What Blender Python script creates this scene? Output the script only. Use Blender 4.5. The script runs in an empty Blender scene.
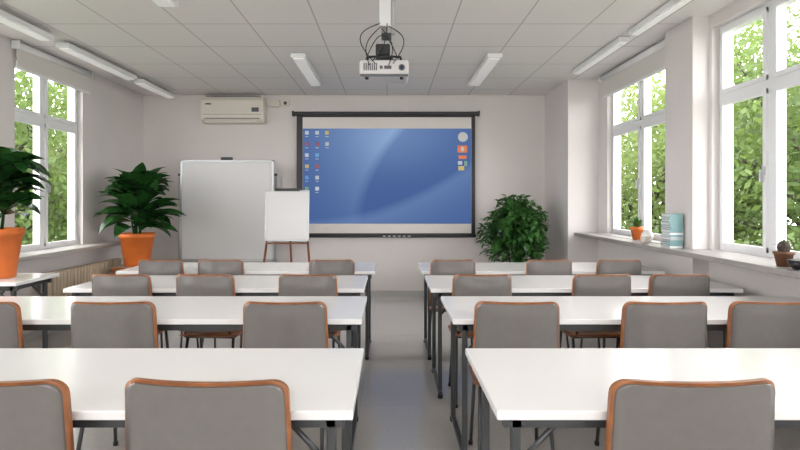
import bpy, bmesh, math, random
from mathutils import Vector, Matrix
import numpy as np
random.seed(7); rng=np.random.RandomState(5)
S=bpy.context.scene
S.view_settings.view_transform='Standard'

# ------------------------------------------------------------ materials
def mat(name,col,rough=.5,metal=0,noise=0,nscale=8,bump=0,bscale=60,emit=0,trans=0,spec=None):
    m=bpy.data.materials.new(name); m.use_nodes=True
    nt=m.node_tree; b=nt.nodes['Principled BSDF']
    b.inputs['Base Color'].default_value=(*col,1); b.inputs['Roughness'].default_value=rough
    b.inputs['Metallic'].default_value=metal
    if spec is not None: b.inputs['Specular IOR Level'].default_value=spec
    tc=nt.nodes.new('ShaderNodeTexCoord')
    if noise:
        n=nt.nodes.new('ShaderNodeTexNoise'); n.inputs['Scale'].default_value=nscale; n.inputs['Detail'].default_value=4
        nt.links.new(tc.outputs['Object'],n.inputs['Vector'])
        r=nt.nodes.new('ShaderNodeValToRGB'); r.color_ramp.elements[0].position=.3; r.color_ramp.elements[1].position=.7
        r.color_ramp.elements[0].color=(*[max(0,c*(1-noise)) for c in col],1)
        r.color_ramp.elements[1].color=(*[min(1,c*(1+noise)) for c in col],1)
        nt.links.new(n.outputs['Fac'],r.inputs['Fac']); nt.links.new(r.outputs['Color'],b.inputs['Base Color'])
    if bump:
        n2=nt.nodes.new('ShaderNodeTexNoise'); n2.inputs['Scale'].default_value=bscale
        nt.links.new(tc.outputs['Object'],n2.inputs['Vector'])
        bp=nt.nodes.new('ShaderNodeBump'); bp.inputs['Strength'].default_value=bump; bp.inputs['Distance'].default_value=.01
        nt.links.new(n2.outputs['Fac'],bp.inputs['Height']); nt.links.new(bp.outputs['Normal'],b.inputs['Normal'])
    if emit:
        b.inputs['Emission Color'].default_value=(*col,1); b.inputs['Emission Strength'].default_value=emit
    if trans:
        t=nt.nodes.new('ShaderNodeBsdfTranslucent'); mx=nt.nodes.new('ShaderNodeMixShader'); mx.inputs[0].default_value=trans
        t.inputs['Color'].default_value=(min(1,col[0]*1.5),min(1,col[1]*1.4),col[2],1)
        o=nt.nodes['Material Output']
        nt.links.new(b.outputs[0],mx.inputs[1]); nt.links.new(t.outputs[0],mx.inputs[2]); nt.links.new(mx.outputs[0],o.inputs[0])
    return m
M={}
M['wall']=mat('wall_paint',(.70,.655,.635),.8,noise=.02,nscale=2,bump=.05)
M['wall2']=mat('side_wall_paint',(.71,.67,.655),.8,noise=.02,nscale=2,bump=.05)
M['base']=mat('baseboard_paint',(.45,.44,.43),.5)
M['white']=mat('white_lacquer',(.80,.80,.80),.3)
M['frame']=mat('window_pvc',(.83,.84,.85),.35)
M['sill']=mat('sill_stone',(.32,.30,.29),.4,noise=.05)
M['sillw']=mat('sill_white',(.46,.44,.41),.4)
M['desk']=mat('desk_laminate',(.86,.85,.84),.17,noise=.01,nscale=3)
M['metal']=mat('grey_steel',(.09,.095,.10),.35,.5)
M['alu']=mat('aluminium',(.50,.51,.52),.35,.7)
M['black']=mat('black_plastic',(.012,.012,.013),.4)
M['wood']=mat('orange_plywood',(.32,.12,.045),.28,noise=.25,nscale=14)
M['grey']=mat('grey_plastic_shell',(.165,.153,.145),.22,noise=.03,nscale=30,spec=.6)
M['terra']=mat('orange_terracotta',(.70,.17,.03),.5,noise=.08,nscale=10)
M['soil']=mat('soil',(.03,.02,.012),.9,noise=.4,nscale=60)
M['leaf']=mat('dark_leaf',(.020,.075,.018),.26,noise=.5,nscale=9,trans=.18)
M['leaf2']=mat('ficus_leaf',(.04,.13,.025),.36,noise=.5,nscale=12,trans=.18)
M['tree']=mat('tree_leaf',(.10,.155,.05),.6,noise=.5,nscale=1.0,trans=.45)
M['tree2']=mat('tree_leaf_pale',(.15,.21,.08),.6,noise=.4,nscale=1.0,trans=.45)
M['bark']=mat('bark',(.06,.048,.04),.9,noise=.4,nscale=12,bump=.5)
M['grass']=mat('grass',(.09,.115,.06),.9,noise=.3,nscale=5)
M['cream']=mat('radiator_enamel',(.58,.47,.35),.4)
M['ac']=mat('ac_plastic',(.70,.65,.58),.4)
M['proj']=mat('projector_plastic',(.58,.56,.55),.4)
M['cloth']=mat('blind_fabric',(.70,.67,.63),.8)
M['board']=mat('whiteboard_enamel',(.66,.655,.65),.25)
M['lamp']=mat('lamp_diffuser',(.85,.84,.82),.4,emit=.22)
M['teal']=mat('teal_plastic',(.20,.36,.37),.4)
M['teal2']=mat('pale_plastic',(.45,.52,.52),.4)
M['brownpot']=mat('brown_clay',(.16,.07,.035),.6)
M['redwood']=mat('easel_wood',(.22,.07,.03),.45)
M['glasslens']=mat('lens_glass',(.02,.03,.05),.05)
M['pale']=mat('screen_fabric',(.70,.66,.62),.8,emit=.04)

def grid_mat(name,col,line,w,h,ms,ox,oy,rough,noise=0,spec=.5):
    m=bpy.data.materials.new(name); m.use_nodes=True; nt=m.node_tree; b=nt.nodes['Principled BSDF']
    tc=nt.nodes.new('ShaderNodeTexCoord'); mp=nt.nodes.new('ShaderNodeMapping'); mp.inputs['Location'].default_value=(ox,oy,0)
    br=nt.nodes.new('ShaderNodeTexBrick'); br.offset=0; br.squash=1
    br.inputs['Color1'].default_value=(*col,1); br.inputs['Color2'].default_value=(*[c*.98 for c in col],1); br.inputs['Mortar'].default_value=(*line,1)
    br.inputs['Scale'].default_value=1; br.inputs['Mortar Size'].default_value=ms; br.inputs['Mortar Smooth'].default_value=.2
    br.inputs['Brick Width'].default_value=w; br.inputs['Row Height'].default_value=h
    nt.links.new(tc.outputs['Object'],mp.inputs[0]); nt.links.new(mp.outputs[0],br.inputs[0])
    out=br.outputs['Color']
    b.inputs['Roughness'].default_value=rough
    if noise:
        n=nt.nodes.new('ShaderNodeTexNoise'); n.inputs['Scale'].default_value=45; n.inputs['Detail'].default_value=6
        nt.links.new(tc.outputs['Object'],n.inputs['Vector'])
        mr=nt.nodes.new('ShaderNodeMapRange'); mr.inputs[1].default_value=.3; mr.inputs[2].default_value=.7; mr.inputs[3].default_value=1-noise; mr.inputs[4].default_value=1+noise
        nt.links.new(n.outputs['Fac'],mr.inputs[0])
        mu=nt.nodes.new('ShaderNodeVectorMath'); mu.operation='MULTIPLY'
        nt.links.new(out,mu.inputs[0]); nt.links.new(mr.outputs[0],mu.inputs[1]); out=mu.outputs[0]
    b.inputs['Specular IOR Level'].default_value=spec
    nt.links.new(out,b.inputs['Base Color'])
    return m
M['ceil']=grid_mat('ceiling_tiles',(.81,.775,.76),(.48,.46,.45),.575,.65,.006,.04,.15,.9)
M['floor']=grid_mat('floor_vinyl',(.60,.58,.555),(.50,.485,.465),.9,.9,.003,.2,.1,.10,noise=.05,spec=.8)

# ------------------------------------------------------------ mesh builder
class B:
    def __init__(s,name): s.name=name; s.bm=bmesh.new(); s.mats=[]
    def mi(s,k):
        if k not in s.mats: s.mats.append(k)
        return s.mats.index(k)
    def _fin(s,faces,k,smooth=False):
        i=s.mi(k)
        for f in faces: f.material_index=i; f.smooth=smooth
    def box(s,x0,x1,y0,y1,z0,z1,k,bev=0,rot=None,pivot=None):
        r=bmesh.ops.create_cube(s.bm,size=1); vs=r['verts']
        for v in vs: v.co=Vector(((x0+x1)/2+v.co.x*(x1-x0),(y0+y1)/2+v.co.y*(y1-y0),(z0+z1)/2+v.co.z*(z1-z0)))
        if rot is not None:
            pv=Vector(pivot) if pivot else Vector(((x0+x1)/2,(y0+y1)/2,(z0+z1)/2))
            for v in vs: v.co=pv+rot@(v.co-pv)
        fs=set(f for v in vs for f in v.link_faces)
        s._fin(fs,k)
        if bev:
            es=list(set(e for v in vs for e in v.link_edges))
            r=bmesh.ops.bevel(s.bm,geom=es,offset=bev,segments=2,affect='EDGES',profile=.5)
            s._fin(r['faces'],k,False)
    def tube(s,p0,p1,r,k,r2=None,n=12,caps=True):
        p0=Vector(p0);p1=Vector(p1); d=p1-p0; L=d.length
        q=d.to_track_quat('Z','Y').to_matrix().to_4x4()
        mtx=Matrix.Translation((p0+p1)/2)@q
        rr=bmesh.ops.create_cone(s.bm,cap_ends=caps,segments=n,radius1=r,radius2=r if r2 is None else r2,depth=L,matrix=mtx)
        fs=set(f for v in rr['verts'] for f in v.link_faces); s._fin(fs,k)
        for f in fs:
            if len(f.verts)==4: f.smooth=True
    def path(s,pts,r,k,n=8):
        for a,b in zip(pts[:-1],pts[1:]): s.tube(a,b,r,k,n=n)
        for p in pts[1:-1]: s.ball(p,r,k,8)
    def ball(s,c,r,k,n=12,sc=(1,1,1)):
        rr=bmesh.ops.create_uvsphere(s.bm,u_segments=n,v_segments=max(6,n//2),radius=r,matrix=Matrix.Translation(c)@Matrix.Diagonal((*sc,1)))
        s._fin(set(f for v in rr['verts'] for f in v.link_faces),k,True)
    def lathe(s,c,prof,k,n=28):
        rings=[]
        for (r,z) in prof:
            rings.append([s.bm.verts.new((c[0]+r*math.cos(2*math.pi*i/n),c[1]+r*math.sin(2*math.pi*i/n),c[2]+z)) for i in range(n)])
        fs=[]
        for a,b in zip(rings[:-1],rings[1:]):
            for i in range(n): fs.append(s.bm.faces.new((a[i],a[(i+1)%n],b[(i+1)%n],b[i])))
        s._fin(fs,k,True)
        f=s.bm.faces.new(rings[0][::-1]); s._fin([f],k)
        f=s.bm.faces.new(rings[-1]); s._fin([f],k)
    def panel(s,w,z0,z1,r,th,yf,k,nx=14,nz=16,cx=0,taper=0):
        h=z1-z0; zs=[]
        for i in range(nz+1):
            t=i/nz; zs.append(z0+h*(.5-.5*math.cos(math.pi*t)))
        G=[[],[]]
        for side in (0,1):
            for z in zs:
                hw=w/2-taper*(z1-z)
                d=min(z-z0,z1-z)
                if d<r: hw-= r-math.sqrt(max(0,r*r-(r-d)**2))
                row=[]
                for j in range(nx+1):
                    x=-hw+2*hw*j/nx
                    row.append(s.bm.verts.new((cx+x,yf(x,z)+side*th,z)))
                G[side].append(row)
        fs=[]
        for i in range(nz):
            for j in range(nx):
                a=G[0]; fs.append(s.bm.faces.new((a[i][j],a[i][j+1],a[i+1][j+1],a[i+1][j])))
                a=G[1]; fs.append(s.bm.faces.new((a[i][j],a[i+1][j],a[i+1][j+1],a[i][j+1])))
        s._fin(fs,k,True); e=[]
        for i in range(nz):
            e.append(s.bm.faces.new((G[0][i][0],G[0][i+1][0],G[1][i+1][0],G[1][i][0])))
            e.append(s.bm.faces.new((G[0][i][nx],G[1][i][nx],G[1][i+1][nx],G[0][i+1][nx])))
        for j in range(nx):
            e.append(s.bm.faces.new((G[0][0][j],G[1][0][j],G[1][0][j+1],G[0][0][j+1])))
            e.append(s.bm.faces.new((G[0][nz][j],G[0][nz][j+1],G[1][nz][j+1],G[1][nz][j])))
        s._fin(e,k,False)
    def leaf(s,base,az,el,L,W,droop,k,n=7,roll=0,fold=.25):
        side=Vector((-math.sin(az),math.cos(az),0)); 
        p=Vector(base); rows=[]; e=el
        for i in range(n+1):
            t=i/n
            wd=W*math.sin(math.pi*min(1,(t*.93+.05))**.8)*.5
            d=Vector((math.cos(az)*math.cos(e),math.sin(az)*math.cos(e),math.sin(e)))
            up=side.cross(d)*-1
            sd=(side*math.cos(roll)+up*math.sin(roll))
            rows.append([s.bm.verts.new(p-sd*wd+up*wd*fold),s.bm.verts.new(p),s.bm.verts.new(p+sd*wd+up*wd*fold)])
            p=p+d*(L/n); e-=droop/n
        fs=[]
        for a,b in zip(rows[:-1],rows[1:]):
            fs.append(s.bm.faces.new((a[0],a[1],b[1],b[0]))); fs.append(s.bm.faces.new((a[1],a[2],b[2],b[1])))
        s._fin(fs,k,True)
    def mesh(s):
        me=bpy.data.meshes.new(s.name); s.bm.to_mesh(me); s.bm.free()
        for k in s.mats: me.materials.append(M[k])
        return me
    def done(s,loc=(0,0,0),rz=0,sc=(1,1,1)):
        me=s.mesh(); return place(me,s.name,loc,rz,sc)
def place(me,name,loc=(0,0,0),rz=0,sc=(1,1,1)):
    o=bpy.data.objects.new(name,me); o.location=loc; o.rotation_euler=(0,0,rz); o.scale=sc
    S.collection.objects.link(o); return o

H=2.87; YB=7.4; XL=-3.515; XR=2.58; Y0=-1.6
# ------------------------------------------------------------ shell
b=B('floor'); b.box(XL-.14,XR+.14,Y0-.2,YB+.2,-.1,0,'floor'); b.done()
b=B('ceiling'); b.box(XL-.25,XR+.25,Y0-.2,YB+.2,H,H+.1,'ceil'); b.done()
b=B('wall_front'); b.box(XL-.14,XR+.14,YB,YB+.2,0,H,'wall'); b.done()
b=B('wall_back'); b.box(XL-.14,XR+.14,Y0-.2,Y0,0,1.5,'wall'); b.box(XL-.14,XR+.14,Y0-.2,Y0,2.76,H,'wall')  # unseen rear wall, limits light on chair backs; high opening lets some in
b.box(XL-.14,XL+.4,Y0-.2,Y0,1.5,2.76,'wall'); b.box(XR-.4,XR+.14,Y0-.2,Y0,1.5,2.76,'wall'); b.done()
b=B('window_7')  # added behind the camera, frames the opening that admits rear light
for x in [XL+.4+i*(XR-XL-.8-.06)/4 for i in range(5)]: b.box(x,x+.06,Y0-.12,Y0-.05,1.5,2.76,'frame')
b.box(XL+.4,XR-.4,Y0-.118,Y0-.052,1.5,1.56,'frame'); b.box(XL+.4,XR-.4,Y0-.118,Y0-.052,2.70,2.76,'frame'); b.done()
def sidewall(name,x0,x1,wins,zb,zt):
    b=B(name); y=Y0
    for (a,c) in sorted(wins):
        b.box(x0,x1,y,a,0,H,'wall2')
        b.box(x0,x1,a,c,0,zb,'wall2'); b.box(x0,x1,a,c,zt,H,'wall2'); y=c
    b.box(x0,x1,y,YB,0,H,'wall2'); b.done()
RW=[(0.1,1.9),(2.46,4.17),(4.72,6.17)]
LW=[(.8,2.4),(2.8,4.5),(4.87,5.95)]
sidewall('wall_right',XR,XR+.14,RW,.98,2.76)
sidewall('wall_left',XL-.14,XL,LW,.87,2.72)
b=B('column_corner'); b.box(2.205,XR,6.44,YB,0,H,'wall2'); b.done()
b=B('pier'); b.box(2.45,XR,4.21,4.63,0,H,'wall2'); b.done()
b=B('pier'); b.box(2.45,XR,1.95,2.35,0,H,'wall2'); b.done()
b=B('baseboard_front'); b.box(XL,2.205,YB-.015,YB,0,.09,'base'); b.done()
b=B('baseboard_left'); b.box(XL,XL+.015,Y0,YB-.015,0,.09,'base'); b.done()
b=B('baseboard_right'); b.box(XR-.015,XR,4.63,6.44,0,.09,'base'); b.box(XR-.015,XR,2.35,4.21,0,.09,'base'); b.done()
b=B('trim_sill_right'); b.box(2.28,XR,Y0+1,6.44,.94,.98,'sill',.006); b.box(2.45,XR+.05,4.72,6.17,.975,.985,'sill'); b.done()
b=B('trim_sill_left'); b.box(XL,-3.29,.6,6.5,.83,.87,'sillw',.006); b.done()

def window(idx,xg,y0,y1,z0,z1,mull,zt,inward):
    b=B('window_%d'%idx); t=.035; f=.055
    X0,X1=xg-t,xg+t
    b.box(X0,X1,y0,y1,z0,z0+f,'frame'); b.box(X0,X1,y0,y1,z1-f,z1,'frame')
    ys=[y0]+mull+[y1]; e=.002
    for i,y in enumerate(ys):
        if i==0: b.box(X0-e,X1+e,y,y+f,z0,z1,'frame')
        elif i==len(ys)-1: b.box(X0-e,X1+e,y-f,y,z0,z1,'frame')
        else: b.box(X0-e,X1+e,y-.035,y+.035,z0,z1,'frame')
    b.box(X0-2*e,X1+2*e,y0,y1,zt-.045,zt+.045,'frame')
    xi=xg+inward*t
    for n_,(ya,yb) in enumerate(zip(ys[:-1],ys[1:])):
        ya+=.03; yb-=.03
        for (za,zb2) in ((z0+.03,zt-.03),(zt+.03,z1-.03)):
            g=.035; xa,xb=sorted((xi-inward*.02,xi+inward*.018))
            b.box(xa,xb,ya,yb,za,za+g,'frame'); b.box(xa,xb,ya,yb,zb2-g,zb2,'frame')
            b.box(xa-.001,xb+.001,ya,ya+g,za+.001,zb2-.001,'frame'); b.box(xa-.001,xb+.001,yb-g,yb,za+.001,zb2-.001,'frame')
        xh=xi+inward*.026
        zc=(z0+zt)/2
        b.box(xh-.008,xh+.008,ya+.006,ya+.028,zc-.03,zc+.03,'alu',.003)
        b.box(min(xh,xh+inward*.03),max(xh,xh+inward*.03),ya+.011,ya+.022,zc-.08,zc+.006,'alu',.003)
    b.done()
window(1,-3.62,4.87,5.95,.87,2.72,[5.36],2.2,1)
window(2,2.68,4.72,6.17,.98,2.76,[5.44],2.19,-1)
window(3,2.68,2.46,4.17,.98,2.76,[3.03,3.6],2.19,-1)
window(4,-3.62,2.8,4.5,.87,2.72,[3.65],2.2,1)  # out of view, added to bring more daylight in from the left
window(5,2.68,.1,1.9,.98,2.76,[1.0],2.19,-1)  # unseen extra window, put in for lighting from the right
window(6,-3.62,.8,2.4,.87,2.72,[1.6],2.2,1)
def blind(x,y0,y1,zt,zb):
    b=B('roller_blind'); b.tube((x,y0,zt-.035),(x,y1,zt-.035),.033,'white',n=16)
    b.box(x-.004,x+.004,y0+.01,y1-.01,zb,zt-.03,'cloth'); b.box(x-.012,x+.012,y0+.01,y1-.01,zb-.02,zb+.005,'white',.004)
    for y in (y0,y1): b.box(x-.04,x+.04,y-.006,y+.006,zt-.075,zt,'white')
    b.done()
blind(XL+.05,4.82,6.0,2.86,2.62)
blind(XR-.05,4.68,6.2,2.86,2.6)

# ------------------------------------------------------------ desks
def desk(x0,x1,y0,name='school_desk',d=.64,h=.77):
    b=B(name); y1=y0+d
    b.box(x0,x1,y0,y1,h-.028,h,'desk',.004)
    b.box(x0+.03,x1-.03,y0+.05,y0+.075,h-.07,h-.028,'metal'); b.box(x0+.03,x1-.03,y1-.075,y1-.05,h-.07,h-.028,'metal')
    for x,sx in ((x0+.07,1),(x1-.07,-1)):
        b.box(x-.013,x+.013,y0+.05,y1-.05,h-.069,h-.03,'metal')
        for y in (y0+.075,y1-.075):
            b.box(x-.014,x+.014,y-.014,y+.014,.03,h-.03,'metal',.003)
            b.tube((x,y,h-.2),(x+sx*.14,y,h-.05),.009,'metal',n=8)
        b.box(x-.013,x+.013,y0+.04,y1-.04,.02,.05,'metal',.004)
        for y in (y0+.05,y1-.05): b.tube((x,y,0),(x,y,.025),.018,'black',n=10)
    b.done()
ROWS=[1.503,2.66,3.575,4.45]
RX=[(.31,2.42),(.322,2.55),(.28,2.43),(.273,2.36)]
LX=[(-2.5,-.107),(-2.5,-.145),(-2.25,-.178),(-2.35,-.13)]
for y,a,c in zip(ROWS,RX,LX):
    desk(a[0],a[1],y); desk(c[0],c[1],y)
desk(-3.25,-2.72,3.78,'side_table',d=.5,h=.78)

# ------------------------------------------------------------ chairs
def chair_mesh():
    b=B('classroom_chair')
    yf=lambda x,z: -.03-.16*(z-.5)*.35+ .75*x*x - .6*max(0,.62-z)**2 + .5*max(0,z-.82)**2*-4
    b.panel(.455,.50,.886,.042,.016,lambda x,z:yf(x,z),'wood',taper=-.03,nz=26,nx=18)
    b.panel(.437,.508,.877,.035,.010,lambda x,z:yf(x,z)-.010-.010*(1-(x/.22)**4)*min(1,(.88-z)/.05),'grey',taper=-.03,nz=26,nx=18)
    n=12; ny=12; w=.45
    top=[];bot=[]
    for j in range(ny+1):
        y=.0+.40*j/ny; hw=w/2
        d=min(j/ny,1-j/ny)*.40
        if d<.05: hw-=.05-math.sqrt(max(0,.05**2-(.05-d)**2))
        dz=-.03*max(0,(y-.33)/.07)**2+.02*max(0,(.06-y)/.06)
        rt=[];rb=[]
        for i in range(n+1):
            x=-hw+2*hw*i/n; z=.455+.12*x*x+dz
            rt.append(b.bm.verts.new((x,y,z))); rb.append(b.bm.verts.new((x,y,z-.014)))
        top.append(rt);bot.append(rb)
    fs=[]
    for j in range(ny):
        for i in range(n):
            fs.append(b.bm.faces.new((top[j][i],top[j][i+1],top[j+1][i+1],top[j+1][i])))
            fs.append(b.bm.faces.new((bot[j][i],bot[j+1][i],bot[j+1][i+1],bot[j][i+1])))
    for j in range(ny):
        fs.append(b.bm.faces.new((top[j][0],top[j+1][0],bot[j+1][0],bot[j][0])))
        fs.append(b.bm.faces.new((top[j][n],bot[j][n],bot[j+1][n],top[j+1][n])))
    for i in range(n):
        fs.append(b.bm.faces.new((top[0][i],bot[0][i],bot[0][i+1],top[0][i+1])))
        fs.append(b.bm.faces.new((top[ny][i],top[ny][i+1],bot[ny][i+1],bot[ny][i])))
    b._fin(fs,'wood',True)
    for sx in (-1,1):
        x=sx*.185
        b.path([(sx*.15,.006,.78),(sx*.16,.02,.56),(x,.04,.455),(x,.09,.437),(x,.33,.437)],.010,'metal')
        b.path([(x,.09,.437),(sx*.205,-.03,.012)],.011,'metal')
        b.path([(x,.31,.437),(sx*.205,.37,.012)],.011,'metal')
        b.tube((sx*.205,-.03,0),(sx*.205,-.03,.02),.014,'black'); b.tube((sx*.205,.37,0),(sx*.205,.37,.02),.014,'black')
    b.tube((-.185,.09,.437),(.185,.09,.437),.009,'metal'); b.tube((-.185,.31,.437),(.185,.31,.437),.009,'metal')
    return b.mesh()
CM=chair_mesh()
CH=[(1.46,1.01,[-1.13,-.512,.845]),
    (2.56,.90,[-2.02,-1.36,-.515,.623,1.35,1.88]),
    (3.49,.86,[-1.80,-1.238,-.55,.617,1.42,1.94]),
    (4.34,.82,[-1.91,-1.41,-.485,.525,1.327,1.91])]
for Y,sc,xs in CH:
    for x in xs:
        place(CM,'classroom_chair',(x,Y,0),random.uniform(-.05,.05),(sc,1,1))

# ------------------------------------------------------------ projection screen
def screen_mat():
    m=bpy.data.materials.new('projected_desktop'); m.use_nodes=True; nt=m.node_tree; N=nt.nodes; Lk=nt.links
    b=N['Principled BSDF']; b.inputs['Roughness'].default_value=.9; b.inputs['Specular IOR Level'].default_value=.05
    tc=N.new('ShaderNodeTexCoord'); sp=N.new('ShaderNodeSeparateXYZ'); Lk.new(tc.outputs['Generated'],sp.inputs[0])
    def mth(op,a,c=None,d=None):
        n=N.new('ShaderNodeMath'); n.operation=op
        for i,v in enumerate((a,c,d)):
            if v is None: continue
            if isinstance(v,(int,float)): n.inputs[i].default_value=v
            else: Lk.new(v,n.inputs[i])
        return n.outputs[0]
    u=sp.outputs[0]; v=sp.outputs[2]
    v2=mth('MULTIPLY',v,v)
    def glow(e,k,w):
        st=mth('MINIMUM',mth('MAXIMUM',mth('MULTIPLY',e,k),0),1)
        de=mth('EXPONENT',mth('MULTIPLY',mth('MAXIMUM',e,0),-w))
        return mth('MULTIPLY',st,de)
    e1=mth('SUBTRACT',mth('ADD',.36,mth('MULTIPLY',v2,.26)),u)
    e2=mth('SUBTRACT',mth('ADD',.05,mth('MULTIPLY',mth('MULTIPLY',u,u),.62)),v)
    g1=mth('MULTIPLY',glow(e1,14,4.5),mth('ADD',.25,v))
    g2=glow(e2,9,3.0)
    du=mth('SUBTRACT',u,.5); dv=mth('SUBTRACT',v,1.0)
    g3=mth('EXPONENT',mth('MULTIPLY',mth('ADD',mth('MULTIPLY',du,du),mth('MULTIPLY',dv,dv)),-6))
    tot=mth('ADD',mth('ADD',mth('MULTIPLY',g1,.50),mth('MULTIPLY',g2,.32)),mth('MULTIPLY',g3,.38))
    r=N.new('ShaderNodeValToRGB'); r.color_ramp.elements[0].color=(.055,.12,.33,1); r.color_ramp.elements[1].color=(.34,.50,.78,1)
    Lk.new(tot,r.inputs[0])
    b.inputs['Base Color'].default_value=(.015,.015,.02,1)
    Lk.new(r.outputs[0],b.inputs['Emission Color']); b.inputs['Emission Strength'].default_value=.88
    return m
M['img']=screen_mat()
for n,c in (('i_w',(.45,.5,.52)),('i_o',(.65,.2,.07)),('i_y',(.5,.42,.15)),('i_b',(.12,.3,.55)),('i_g',(.18,.35,.2)),('i_r',(.3,.1,.12))):
    M[n]=mat('icon_'+n,c,.8,emit=.3)
b=B('projection_screen'); ys=7.36
b.box(-1.36,1.245,ys-.05,ys+.035,2.575,2.625,'black',.01)
b.box(-1.32,1.205,ys-.004,ys+.004,.90,2.60,'black')
b.box(-1.235,1.15,ys-.008,ys-.004,.91,2.55,'pale')
b.box(-1.33,1.215,ys-.02,ys+.02,.85,.90,'black',.006)
b.box(-1.38,-1.355,ys-.055,YB-.003,2.565,2.635,'black',.004); b.box(1.24,1.265,ys-.055,YB-.003,2.565,2.635,'black',.004)
yy=ys-.0095
cols=['i_w','i_y','i_b','i_g','i_r','i_w','i_w']
for c,(px,n) in enumerate(((-1.175,8),(-1.03,6),(-.89,2))):
    for i in range(n):
        z=2.33-i*.158
        w=.026
        b.box(px-w,px+w,yy-.003,yy,z-.026,z+.026,random.choice(cols),.004)
        b.box(px-.022,px+.022,yy-.003,yy,z-.058,z-.050,'i_w')
b.tube((1.03,yy,2.27),(1.03,yy-.004,2.27),.07,'i_w',n=24)
b.tube((1.03,yy-.004,2.27),(1.03,yy-.006,2.27),.045,'pale',n=24)
b.box(.955,1.09,yy-.004,yy,2.05,2.15,'i_o'); b.box(1.0,1.045,yy-.006,yy-.004,2.07,2.13,'i_w')
b.box(.97,1.08,yy-.004,yy,1.96,2.01,'i_o'); b.box(.965,1.05,yy-.004,yy,1.80,1.86,'i_y'); b.box(1.05,1.09,yy-.004,yy,1.86,1.93,'i_g'); b.box(.96,1.02,yy-.004,yy,1.88,1.93,'i_w')
for i in range(6): b.box(-.1+i*.07,-.06+i*.07,ys-.024,ys-.02,.865,.875,'i_w')
scr=b.done()
b=B('desktop_image'); b.box(-1.232,1.147,ys-.0095,ys-.0085,1.045,2.39,'img'); o=b.done(); o.parent=scr
# ------------------------------------------------------------ AC
b=B('air_conditioner')
prof=[(7.398,2.46),(7.25,2.455),(7.205,2.50),(7.19,2.60),(7.195,2.76),(7.23,2.81),(7.398,2.82)]
x0,x1=-2.615,-1.755
L=[b.bm.verts.new((x0,y,z)) for y,z in prof]; R=[b.bm.verts.new((x1,y,z)) for y,z in prof]
fs=[b.bm.faces.new((L[i],L[i+1],R[i+1],R[i])) for i in range(len(prof)-1)]+[b.bm.faces.new(L[::-1]),b.bm.faces.new(R),b.bm.faces.new((L[-1],L[0],R[0],R[-1]))]
b._fin(fs,'ac')
b.box(x0+.05,x1-.05,7.188,7.21,2.505,2.515,'metal'); b.box(x0+.02,x1-.02,7.192,7.21,2.565,2.57,'metal')
b.box(x0+.04,x1-.1,7.212,7.26,2.462,2.50,'ac',.004,rot=Matrix.Rotation(.5,3,'X'))
b.box(x1-.16,x1-.06,7.186,7.2,2.60,2.66,'metal',.003); b.box(x0+.06,x0+.14,7.187,7.2,2.70,2.72,'metal')
b.box(x0+.05,x1-.05,7.24,7.36,2.815,2.825,'metal')
b.tube((x1-.02,7.36,2.7),(x1+.03,7.36,2.7),.02,'white')
b.done()
b=B('junction_box'); b.box(-1.70,-1.56,7.34,7.398,2.70,2.80,'ac',.008); b.box(-1.54,-1.42,7.35,7.398,2.715,2.80,'ac',.008)
b.tube((-1.56,7.37,2.75),(-1.54,7.37,2.75),.012,'ac'); b.tube((-1.48,7.345,2.75),(-1.48,7.352,2.75),.025,'metal'); b.done()
# ------------------------------------------------------------ whiteboard on stand
b=B('mobile_whiteboard'); y=7.0
x0,x1,z0,z1=-2.82,-1.56,.56,1.92
b.box(x0+.02,x1-.02,y-.008,y+.012,z0+.02,z1-.02,'board')
for a in ((x0,x1,z0,z0+.03),(x0,x1,z1-.03,z1),(x0,x0+.03,z0,z1),(x1-.03,x1,z0,z1)):
    b.box(a[0],a[1],y-.018,y+.018,a[2],a[3],'alu',.004)
b.box(x0+.1,x1-.1,y-.08,y-.018,z0-.0,z0+.012,'alu')
b.box(x0+.55,x0+.70,y-.03,y+.02,z1-.005,z1+.035,'black',.005)
for x in (x0-.02,x1+.02):
    b.tube((x,y+.02,.08),(x,y+.02,z1-.2),.016,'alu'); b.tube((x,y-.25,.07),(x,y+.25,.07),.018,'alu')
    b.ball((x,y+.02,z1-.2),.022,'black')
    for yy2 in (y-.24,y+.24):
        b.tube((x-.012,yy2,.03),(x+.012,yy2,.03),.03,'black',n=16); b.tube((x,yy2,.03),(x,yy2,.07),.008,'alu')
b.tube((x0,y+.03,.2),(x1,y+.03,.2),.014,'alu')
b.done()
b=B('flipchart_easel'); y=6.45
x0,x1,z0,z1=-1.55,-1.0,.87,1.50
rt=Matrix.Rotation(-.08,3,'X')
b.box(x0,x1,y-.01,y+.008,z0,z1,'board',rot=rt)
for a in ((x0,x1,z0,z0+.02),(x0,x1,z1-.02,z1),(x0,x0+.018,z0,z1),(x1-.018,x1,z0,z1)):
    b.box(a[0],a[1],y-.018,y+.014,a[2],a[3],'alu',.003,rot=rt,pivot=((x0+x1)/2,y,(z0+z1)/2))
b.box(x0+.12,x1-.12,y+.0,y+.04,z1-.01,z1+.025,'black',.004)
b.box(x0+.03,x1-.03,y-.09,y-.0,z0-.03,z0-.015,'redwood')
zl=z0-.02
b.tube((x0+.06,y+.03,z1-.05),(x0+.02,y+.0,zl),.011,'redwood');b.tube((x1-.06,y+.03,z1-.05),(x1-.02,y+.0,zl),.011,'redwood')
b.tube((x0+.02,y+.0,zl),(x0-.07,y-.12,0),.014,'redwood'); b.tube((x1-.02,y+.0,zl),(x1+.07,y-.12,0),.014,'redwood')
b.tube(((x0+x1)/2,y+.06,z1-.1),((x0+x1)/2,y+.42,0),.014,'redwood')
b.tube((x0-.02,y-.07,.5),(x1+.02,y-.07,.5),.010,'redwood')
b.done()
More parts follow.
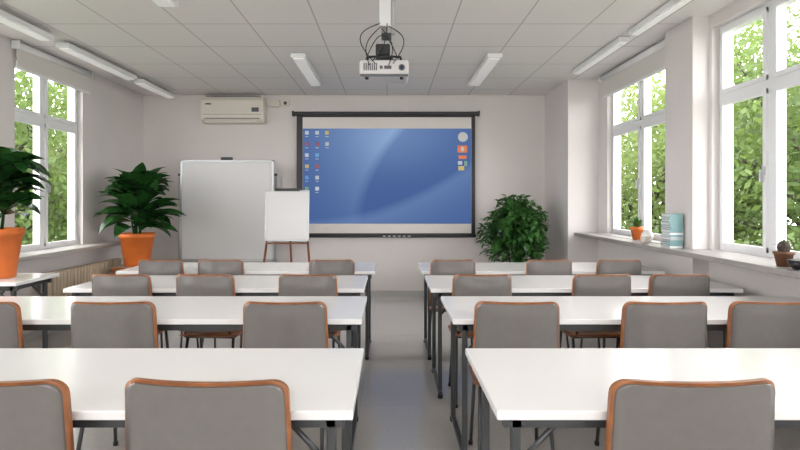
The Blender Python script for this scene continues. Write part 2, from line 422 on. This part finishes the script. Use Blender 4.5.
# ------------------------------------------------------------ projector
b=B('ceiling_projector'); cx,cy,cz=-.04,3.68,2.285
b.box(cx-.17,cx+.17,cy-.13,cy+.13,cz-.055,cz+.055,'proj',.018)
b.box(cx-.165,cx+.165,cy-.134,cy-.125,cz-.06,cz-.045,'metal')
for i in range(7): b.box(cx-.14+i*.014,cx-.133+i*.014,cy-.134,cy-.128,cz-.02,cz+.03,'metal')
b.box(cx+.0,cx+.05,cy-.134,cy-.128,cz-.01,cz+.012,'metal'); b.box(cx-.03,cx-.01,cy-.134,cy-.128,cz-.01,cz+.012,'metal')
b.tube((cx+.12,cy-.136,cz),(cx+.12,cy-.125,cz),.022,'metal',n=20); b.tube((cx+.12,cy-.138,cz),(cx+.12,cy-.13,cz),.013,'glasslens',n=20)
b.tube((cx+.09,cy+.12,cz),(cx+.09,cy+.16,cz),.04,'glasslens',n=24)
for x in (-.12,.12): b.tube((cx+x,cy-.08,cz-.07),(cx+x,cy-.08,cz-.05),.012,'black')
b.box(cx-.09,cx+.09,cy-.08,cy+.08,H-.02,H,'white',.005)
b.box(cx-.035,cx+.045,cy-.03,cy+.03,2.60,H-.02,'white',.006)
b.box(cx+.05,cx+.075,cy-.02,cy+.02,2.55,H-.02,'alu',.004)
b.tube((cx,cy,2.38),(cx,cy,2.62),.022,'alu',n=16)
b.box(cx-.06,cx+.06,cy-.05,cy+.05,2.37,2.39,'black',.004); 
for sx in (-1,1):
    for sy in (-1,1): b.path([(cx+sx*.05,cy+sy*.04,2.385),(cx+sx*.11,cy+sy*.08,2.37),(cx+sx*.12,cy+sy*.09,2.335)],.008,'black')
b.box(cx-.06,cx+.04,cy-.06,cy-.02,2.39,2.47,'black',.01)
b.box(cx-.02,cx+.05,cy-.05,cy-.02,2.50,2.55,'metal',.006)
def cable(p,q,sag,side,k='black'):
    pts=[]
    for i in range(13):
        t=i/12; P=Vector(p).lerp(Vector(q),t); s_=math.sin(math.pi*t)
        P+=Vector((side*s_,-.03*s_,-sag*s_)); pts.append(P)
    b.path(pts,.0035,k,n=6)
cable((cx-.03,cy-.03,2.62),(cx-.06,cy-.13,2.31),-.03,-.12)
cable((cx-.02,cy-.03,2.60),(cx-.1,cy-.13,2.30),.0,-.06)
cable((cx+.03,cy-.03,2.60),(cx+.06,cy-.13,2.31),-.02,.09)
cable((cx-.02,cy-.04,2.58),(cx+.03,cy-.13,2.30),.0,.05)
cable((cx+.02,cy-.03,2.62),(cx-.08,cy-.10,2.34),.02,.03)
cable((cx-.13,cy-.05,2.36),(cx+.1,cy-.05,2.36),-.16,.0)
b.done()
# ------------------------------------------------------------ ceiling lights
def light(x,y0,y1,z,w=.12,sus=False):
    b=B('linear_ceiling_light'); b.box(x-w/2,x+w/2,y0,y1,z,z+.045,'white',.006)
    b.box(x-w/2+.02,x+w/2-.02,y0+.03,y1-.03,z-.010,z+.002,'lamp',.003)
    for y in (y0+.2,y1-.2): b.tube((x,y,z+.04),(x,y,H),.008 if sus else .02,'alu')
    b.done()
light(-3.03,3.25,4.6,2.79,.13,True); light(-3.03,4.8,6.1,2.79,.13,True); light(-3.03,6.25,7.2,2.79,.13,True)
light(-.93,5.25,6.55,2.82,.15); light(1.06,5.25,6.55,2.82,.15)
light(-1.65,2.6,3.88,2.82,.15)
light(2.13,2.6,4.55,2.82,.10); light(2.13,4.72,5.95,2.82,.10)
# ------------------------------------------------------------ radiator
b=B('radiator')
n=24
for i in range(n):
    y=5.1+i*.058
    b.box(-3.43,-3.335,y,y+.042,.12,.66,'cream',.012)
b.tube((-3.38,5.08,.17),(-3.38,6.5,.17),.022,'cream'); b.tube((-3.38,5.08,.59),(-3.38,6.5,.59),.022,'cream')
for y in (5.3,6.3): b.box(XL+.017,-3.42,y,y+.03,.5,.53,'alu')
b.tube((-3.38,6.5,.17),(-3.38,6.6,.17),.012,'alu'); b.tube((-3.38,6.6,.0),(-3.38,6.6,.18),.012,'alu')
b.done()
# ------------------------------------------------------------ potted plants
def pot(b,c,r,h,k='terra'):
    b.lathe(c,[(r*.70,0),(r*.72,.01),(r*.97,h-.05),(r*1.03,h-.05),(r*1.04,h),(r*.95,h),(r*.93,h-.03)],k)
    b.lathe((c[0],c[1],c[2]+h-.04),[(r*.93,0),(r*.9,.012)],'soil')
b=B('potted_leafy_plant'); c=(-2.99,6.15,.605); pot(b,c,.19,.385)
random.seed(3)
for i in range(5):
    a=i*1.26; b.tube((c[0]+.03*math.cos(a),c[1]+.03*math.sin(a),c[2]+.34),(c[0]+.10*math.cos(a),c[1]+.10*math.sin(a),c[2]+.80),.012,'leaf',r2=.006)
for i in range(120):
    t=random.random(); a=random.uniform(0,6.283); el=1.4-.9*random.random() if t>.4 else random.uniform(.1,1.0)
    z=c[2]+.42+.52*t; L=random.uniform(.36,.50)*(1.08-.25*t)
    br=.03+.07*random.random()
    if math.cos(a)<-.3: L*=.88
    b.leaf((c[0]+br*math.cos(a),c[1]+br*math.sin(a),z),a,el,L,random.uniform(.15,.21),random.uniform(.6,1.5),'leaf',roll=random.uniform(-.5,.5))
b.done()
b=B('plant_stand'); b.box(-3.2,-2.8,5.95,6.35,.575,.605,'wood',.004)
for x in (-3.17,-2.83):
    for y in (5.98,6.32): b.box(x-.015,x+.015,y-.015,y+.015,0,.575,'wood')
b.box(-3.18,-2.82,5.97,6.33,.2,.22,'wood'); b.done()
b=B('potted_rubber_plant'); c=(-3.05,4.03,.78); pot(b,c,.175,.38)
random.seed(11)
for i in range(4):
    a=i*1.6+.4; b.tube((c[0]+.03*math.cos(a),c[1]+.03*math.sin(a),c[2]+.33),(c[0]+.08*math.cos(a),c[1]+.08*math.sin(a),c[2]+.85),.012,'leaf',r2=.007)
for i in range(80):
    t=random.random(); a=random.uniform(0,6.283)
    z=c[2]+.47+.44*t; L=random.uniform(.20,.30)
    br=.03+.08*random.random()
    b.leaf((c[0]+br*math.cos(a),c[1]+br*math.sin(a),z),a,random.uniform(-.1,1.3),L,random.uniform(.16,.22),random.uniform(.4,1.3),'leaf',roll=random.uniform(-.5,.5))
b.done()
b=B('potted_ficus'); c=(1.61,6.7,0); pot(b,c,.2,.38,'brownpot')
for i in range(4):
    a=i*1.5; b.path([(c[0]+.03*math.cos(a),c[1]+.03*math.sin(a),.34),(c[0]+.08*math.cos(a),c[1]+.08*math.sin(a),.7),(c[0]+.16*math.cos(a+.5),c[1]+.16*math.sin(a+.5),1.15)],.012,'bark')
random.seed(9)
for i in range(2200):
    u=random.uniform(-1,1); a=random.uniform(0,6.283); r=random.random()**.4
    s_=math.sqrt(1-u*u)
    bx=.38*r*s_*math.cos(a)*(1-.25*u); by=.38*r*s_*math.sin(a)*(1-.25*u); bz=.46*r*u
    bump=1+.18*math.sin(a*3+u*4)
    b.leaf((c[0]+bx*bump,c[1]+by*bump,1.0+bz),a+random.uniform(-.8,.8),random.uniform(-.8,.7),random.uniform(.07,.11),random.uniform(.035,.06),random.uniform(.3,1.2),'leaf2',n=3,roll=random.uniform(-.6,.6))
b.done()
b=B('small_potted_flower'); c=(2.47,5.2,.985); b.lathe(c,[(.04,0),(.06,.10),(.066,.10),(.066,.125),(.055,.125)],'terra',20)
for i in range(40): b.leaf((c[0],c[1],c[2]+.12),random.uniform(0,6.28),random.uniform(.4,1.5),random.uniform(.08,.15),.03,random.uniform(.2,1),'leaf2',n=4)
b.done()
b=B('ceramic_jar'); b.lathe((2.44,4.93,.985),[(.03,0),(.05,.03),(.055,.07),(.035,.10),(.04,.115)],'white',20); b.lathe((2.36,4.8,.98),[(.025,0),(.04,.02),(.045,.06),(.04,.07)],'ac',20)
b.done()
b=B('book_stack')
random.seed(4)
z=.98
for i in range(14):
    h=random.choice((.016,.022,.028)); dx=random.uniform(-.006,.006)
    rr=Matrix.Rotation(random.uniform(-.15,.15),3,'Z')
    k=random.choice(('teal','teal2','teal','white'))
    b.box(2.322+dx,2.428+dx,4.31,4.46,z,z+.003,k,rot=rr); b.box(2.326+dx,2.424+dx,4.314,4.457,z+.003,z+h-.003,'white',rot=rr)
    b.box(2.322+dx,2.428+dx,4.31,4.46,z+h-.003,z+h,k,rot=rr); b.box(2.322+dx,2.428+dx,4.31,4.314,z,z+h,k,rot=rr)
    z+=h+.0005
b.done()
b=B('small_potted_cactus'); c=(2.37,3.13,.98); b.lathe(c,[(.035,0),(.05,.075),(.055,.075),(.055,.09),(.045,.09)],'brownpot',20)
b.ball((c[0],c[1],c[2]+.115),.035,'bark',12,(1,1,1.2))
for i in range(14): b.leaf((c[0],c[1],c[2]+.12),random.uniform(0,6.28),random.uniform(.2,1.2),random.uniform(.03,.07),.02,.6,'leaf2',n=3)
b.done()
b=B('watering_bowl'); b.lathe((2.36,2.98,.98),[(.04,0),(.065,.03),(.07,.055),(.06,.055)],'black',24); b.done()

# ------------------------------------------------------------ outside
b=B('lawn'); b.box(-40,40,-25,50,-1.3,-1.2,'grass'); b.done()
def tree(x,y,h,r,n,seed):
    R=np.random.RandomState(seed); rd=random.Random(seed)
    b=B('garden_tree'); base=Vector((x,y,-1.2))
    b.tube(base,base+Vector((0,0,h*.5)),.17,'bark',r2=.10,n=10)
    tips=[]
    for i in range(16):
        z=h*rd.uniform(.15,.6); a=rd.uniform(0,6.28); p0=base+Vector((0,0,z*.8)); p1=base+Vector((math.cos(a)*r*.85,math.sin(a)*r*.85,z+rd.uniform(.3,1)*h*.25))
        mid=p0.lerp(p1,.5)+Vector((0,0,.25)); b.tube(p0,mid,.06,'bark',r2=.04,n=7); b.tube(mid,p1,.04,'bark',r2=.012,n=7); tips+= [p1,mid]
        for q in range(2):
            e=p1+Vector((rd.uniform(-.5,.5),rd.uniform(-.5,.5),rd.uniform(.1,.6))); b.tube(mid.lerp(p1,.5),e,.02,'bark',r2=.006,n=5); tips.append(e)
    me=b.mesh()
    cl=[]
    for i in range(80):
        v=R.normal(size=3); v/=np.linalg.norm(v); rr=R.rand()**.35
        cl.append([x+v[0]*r*rr, y+v[1]*r*rr, -1.2+h*.55+v[2]*h*.5*rr])
    cl+= [list(t) for t in tips]
    cl=np.array(cl)
    ci=R.randint(0,len(cl),n); P=cl[ci]+R.normal(size=(n,3))*r*.14
    P[:,2]=np.maximum(P[:,2],-1.1)
    A=R.normal(size=(n,3)); A/=np.linalg.norm(A,axis=1)[:,None]
    C=np.cross(A,R.normal(size=(n,3))); C/=np.linalg.norm(C,axis=1)[:,None]
    sz=R.uniform(.045,.085,size=(n,1))
    V=np.stack([P-A*sz,P-C*sz*.6,P+A*sz,P+C*sz*.6],axis=1).reshape(-1,3)
    F=np.arange(4*n).reshape(-1,4)
    m2=bpy.data.meshes.new('leaves'); m2.from_pydata(V.tolist(),[],F.tolist()); m2.materials.append(M['tree' if seed%2 else 'tree2'])
    o=place(me,'garden_tree'); o2=place(m2,'foliage'); o2.parent=o
i=0
for (x,y,h,r,n) in [(7.2,8.6,6.0,2.1,12000),(6.2,12.5,5.5,2.2,12000),(10,12,7,2.8,16000),(9.5,7,6,2.2,10000),(13,16,8,3.5,18000),(9,14.5,7,2.8,18000),
                    (-7.6,9.2,6.0,2.0,12000),(-9,12.5,6,2.6,14000),(-6.3,13,5,2.0,10000),(-13,15,7,3,14000),(-8.8,15.5,7,2.8,16000)]:
    i+=1; tree(x,y,h,r,n,i)

# ------------------------------------------------------------ world, camera
w=bpy.data.worlds.new('sky'); S.world=w; w.use_nodes=True
bg=w.node_tree.nodes['Background']; bg.inputs[0].default_value=(1,.985,.985,1); bg.inputs[1].default_value=8.2
cam=bpy.data.cameras.new('camera'); cam.lens=23.4; cam.sensor_width=36; cam.shift_x=10/800; cam.shift_y=-25/800; cam.clip_start=.05
co=bpy.data.objects.new('camera',cam); co.location=(0,0,1.38); co.rotation_euler=(math.pi/2,0,0); S.collection.objects.link(co); S.camera=co
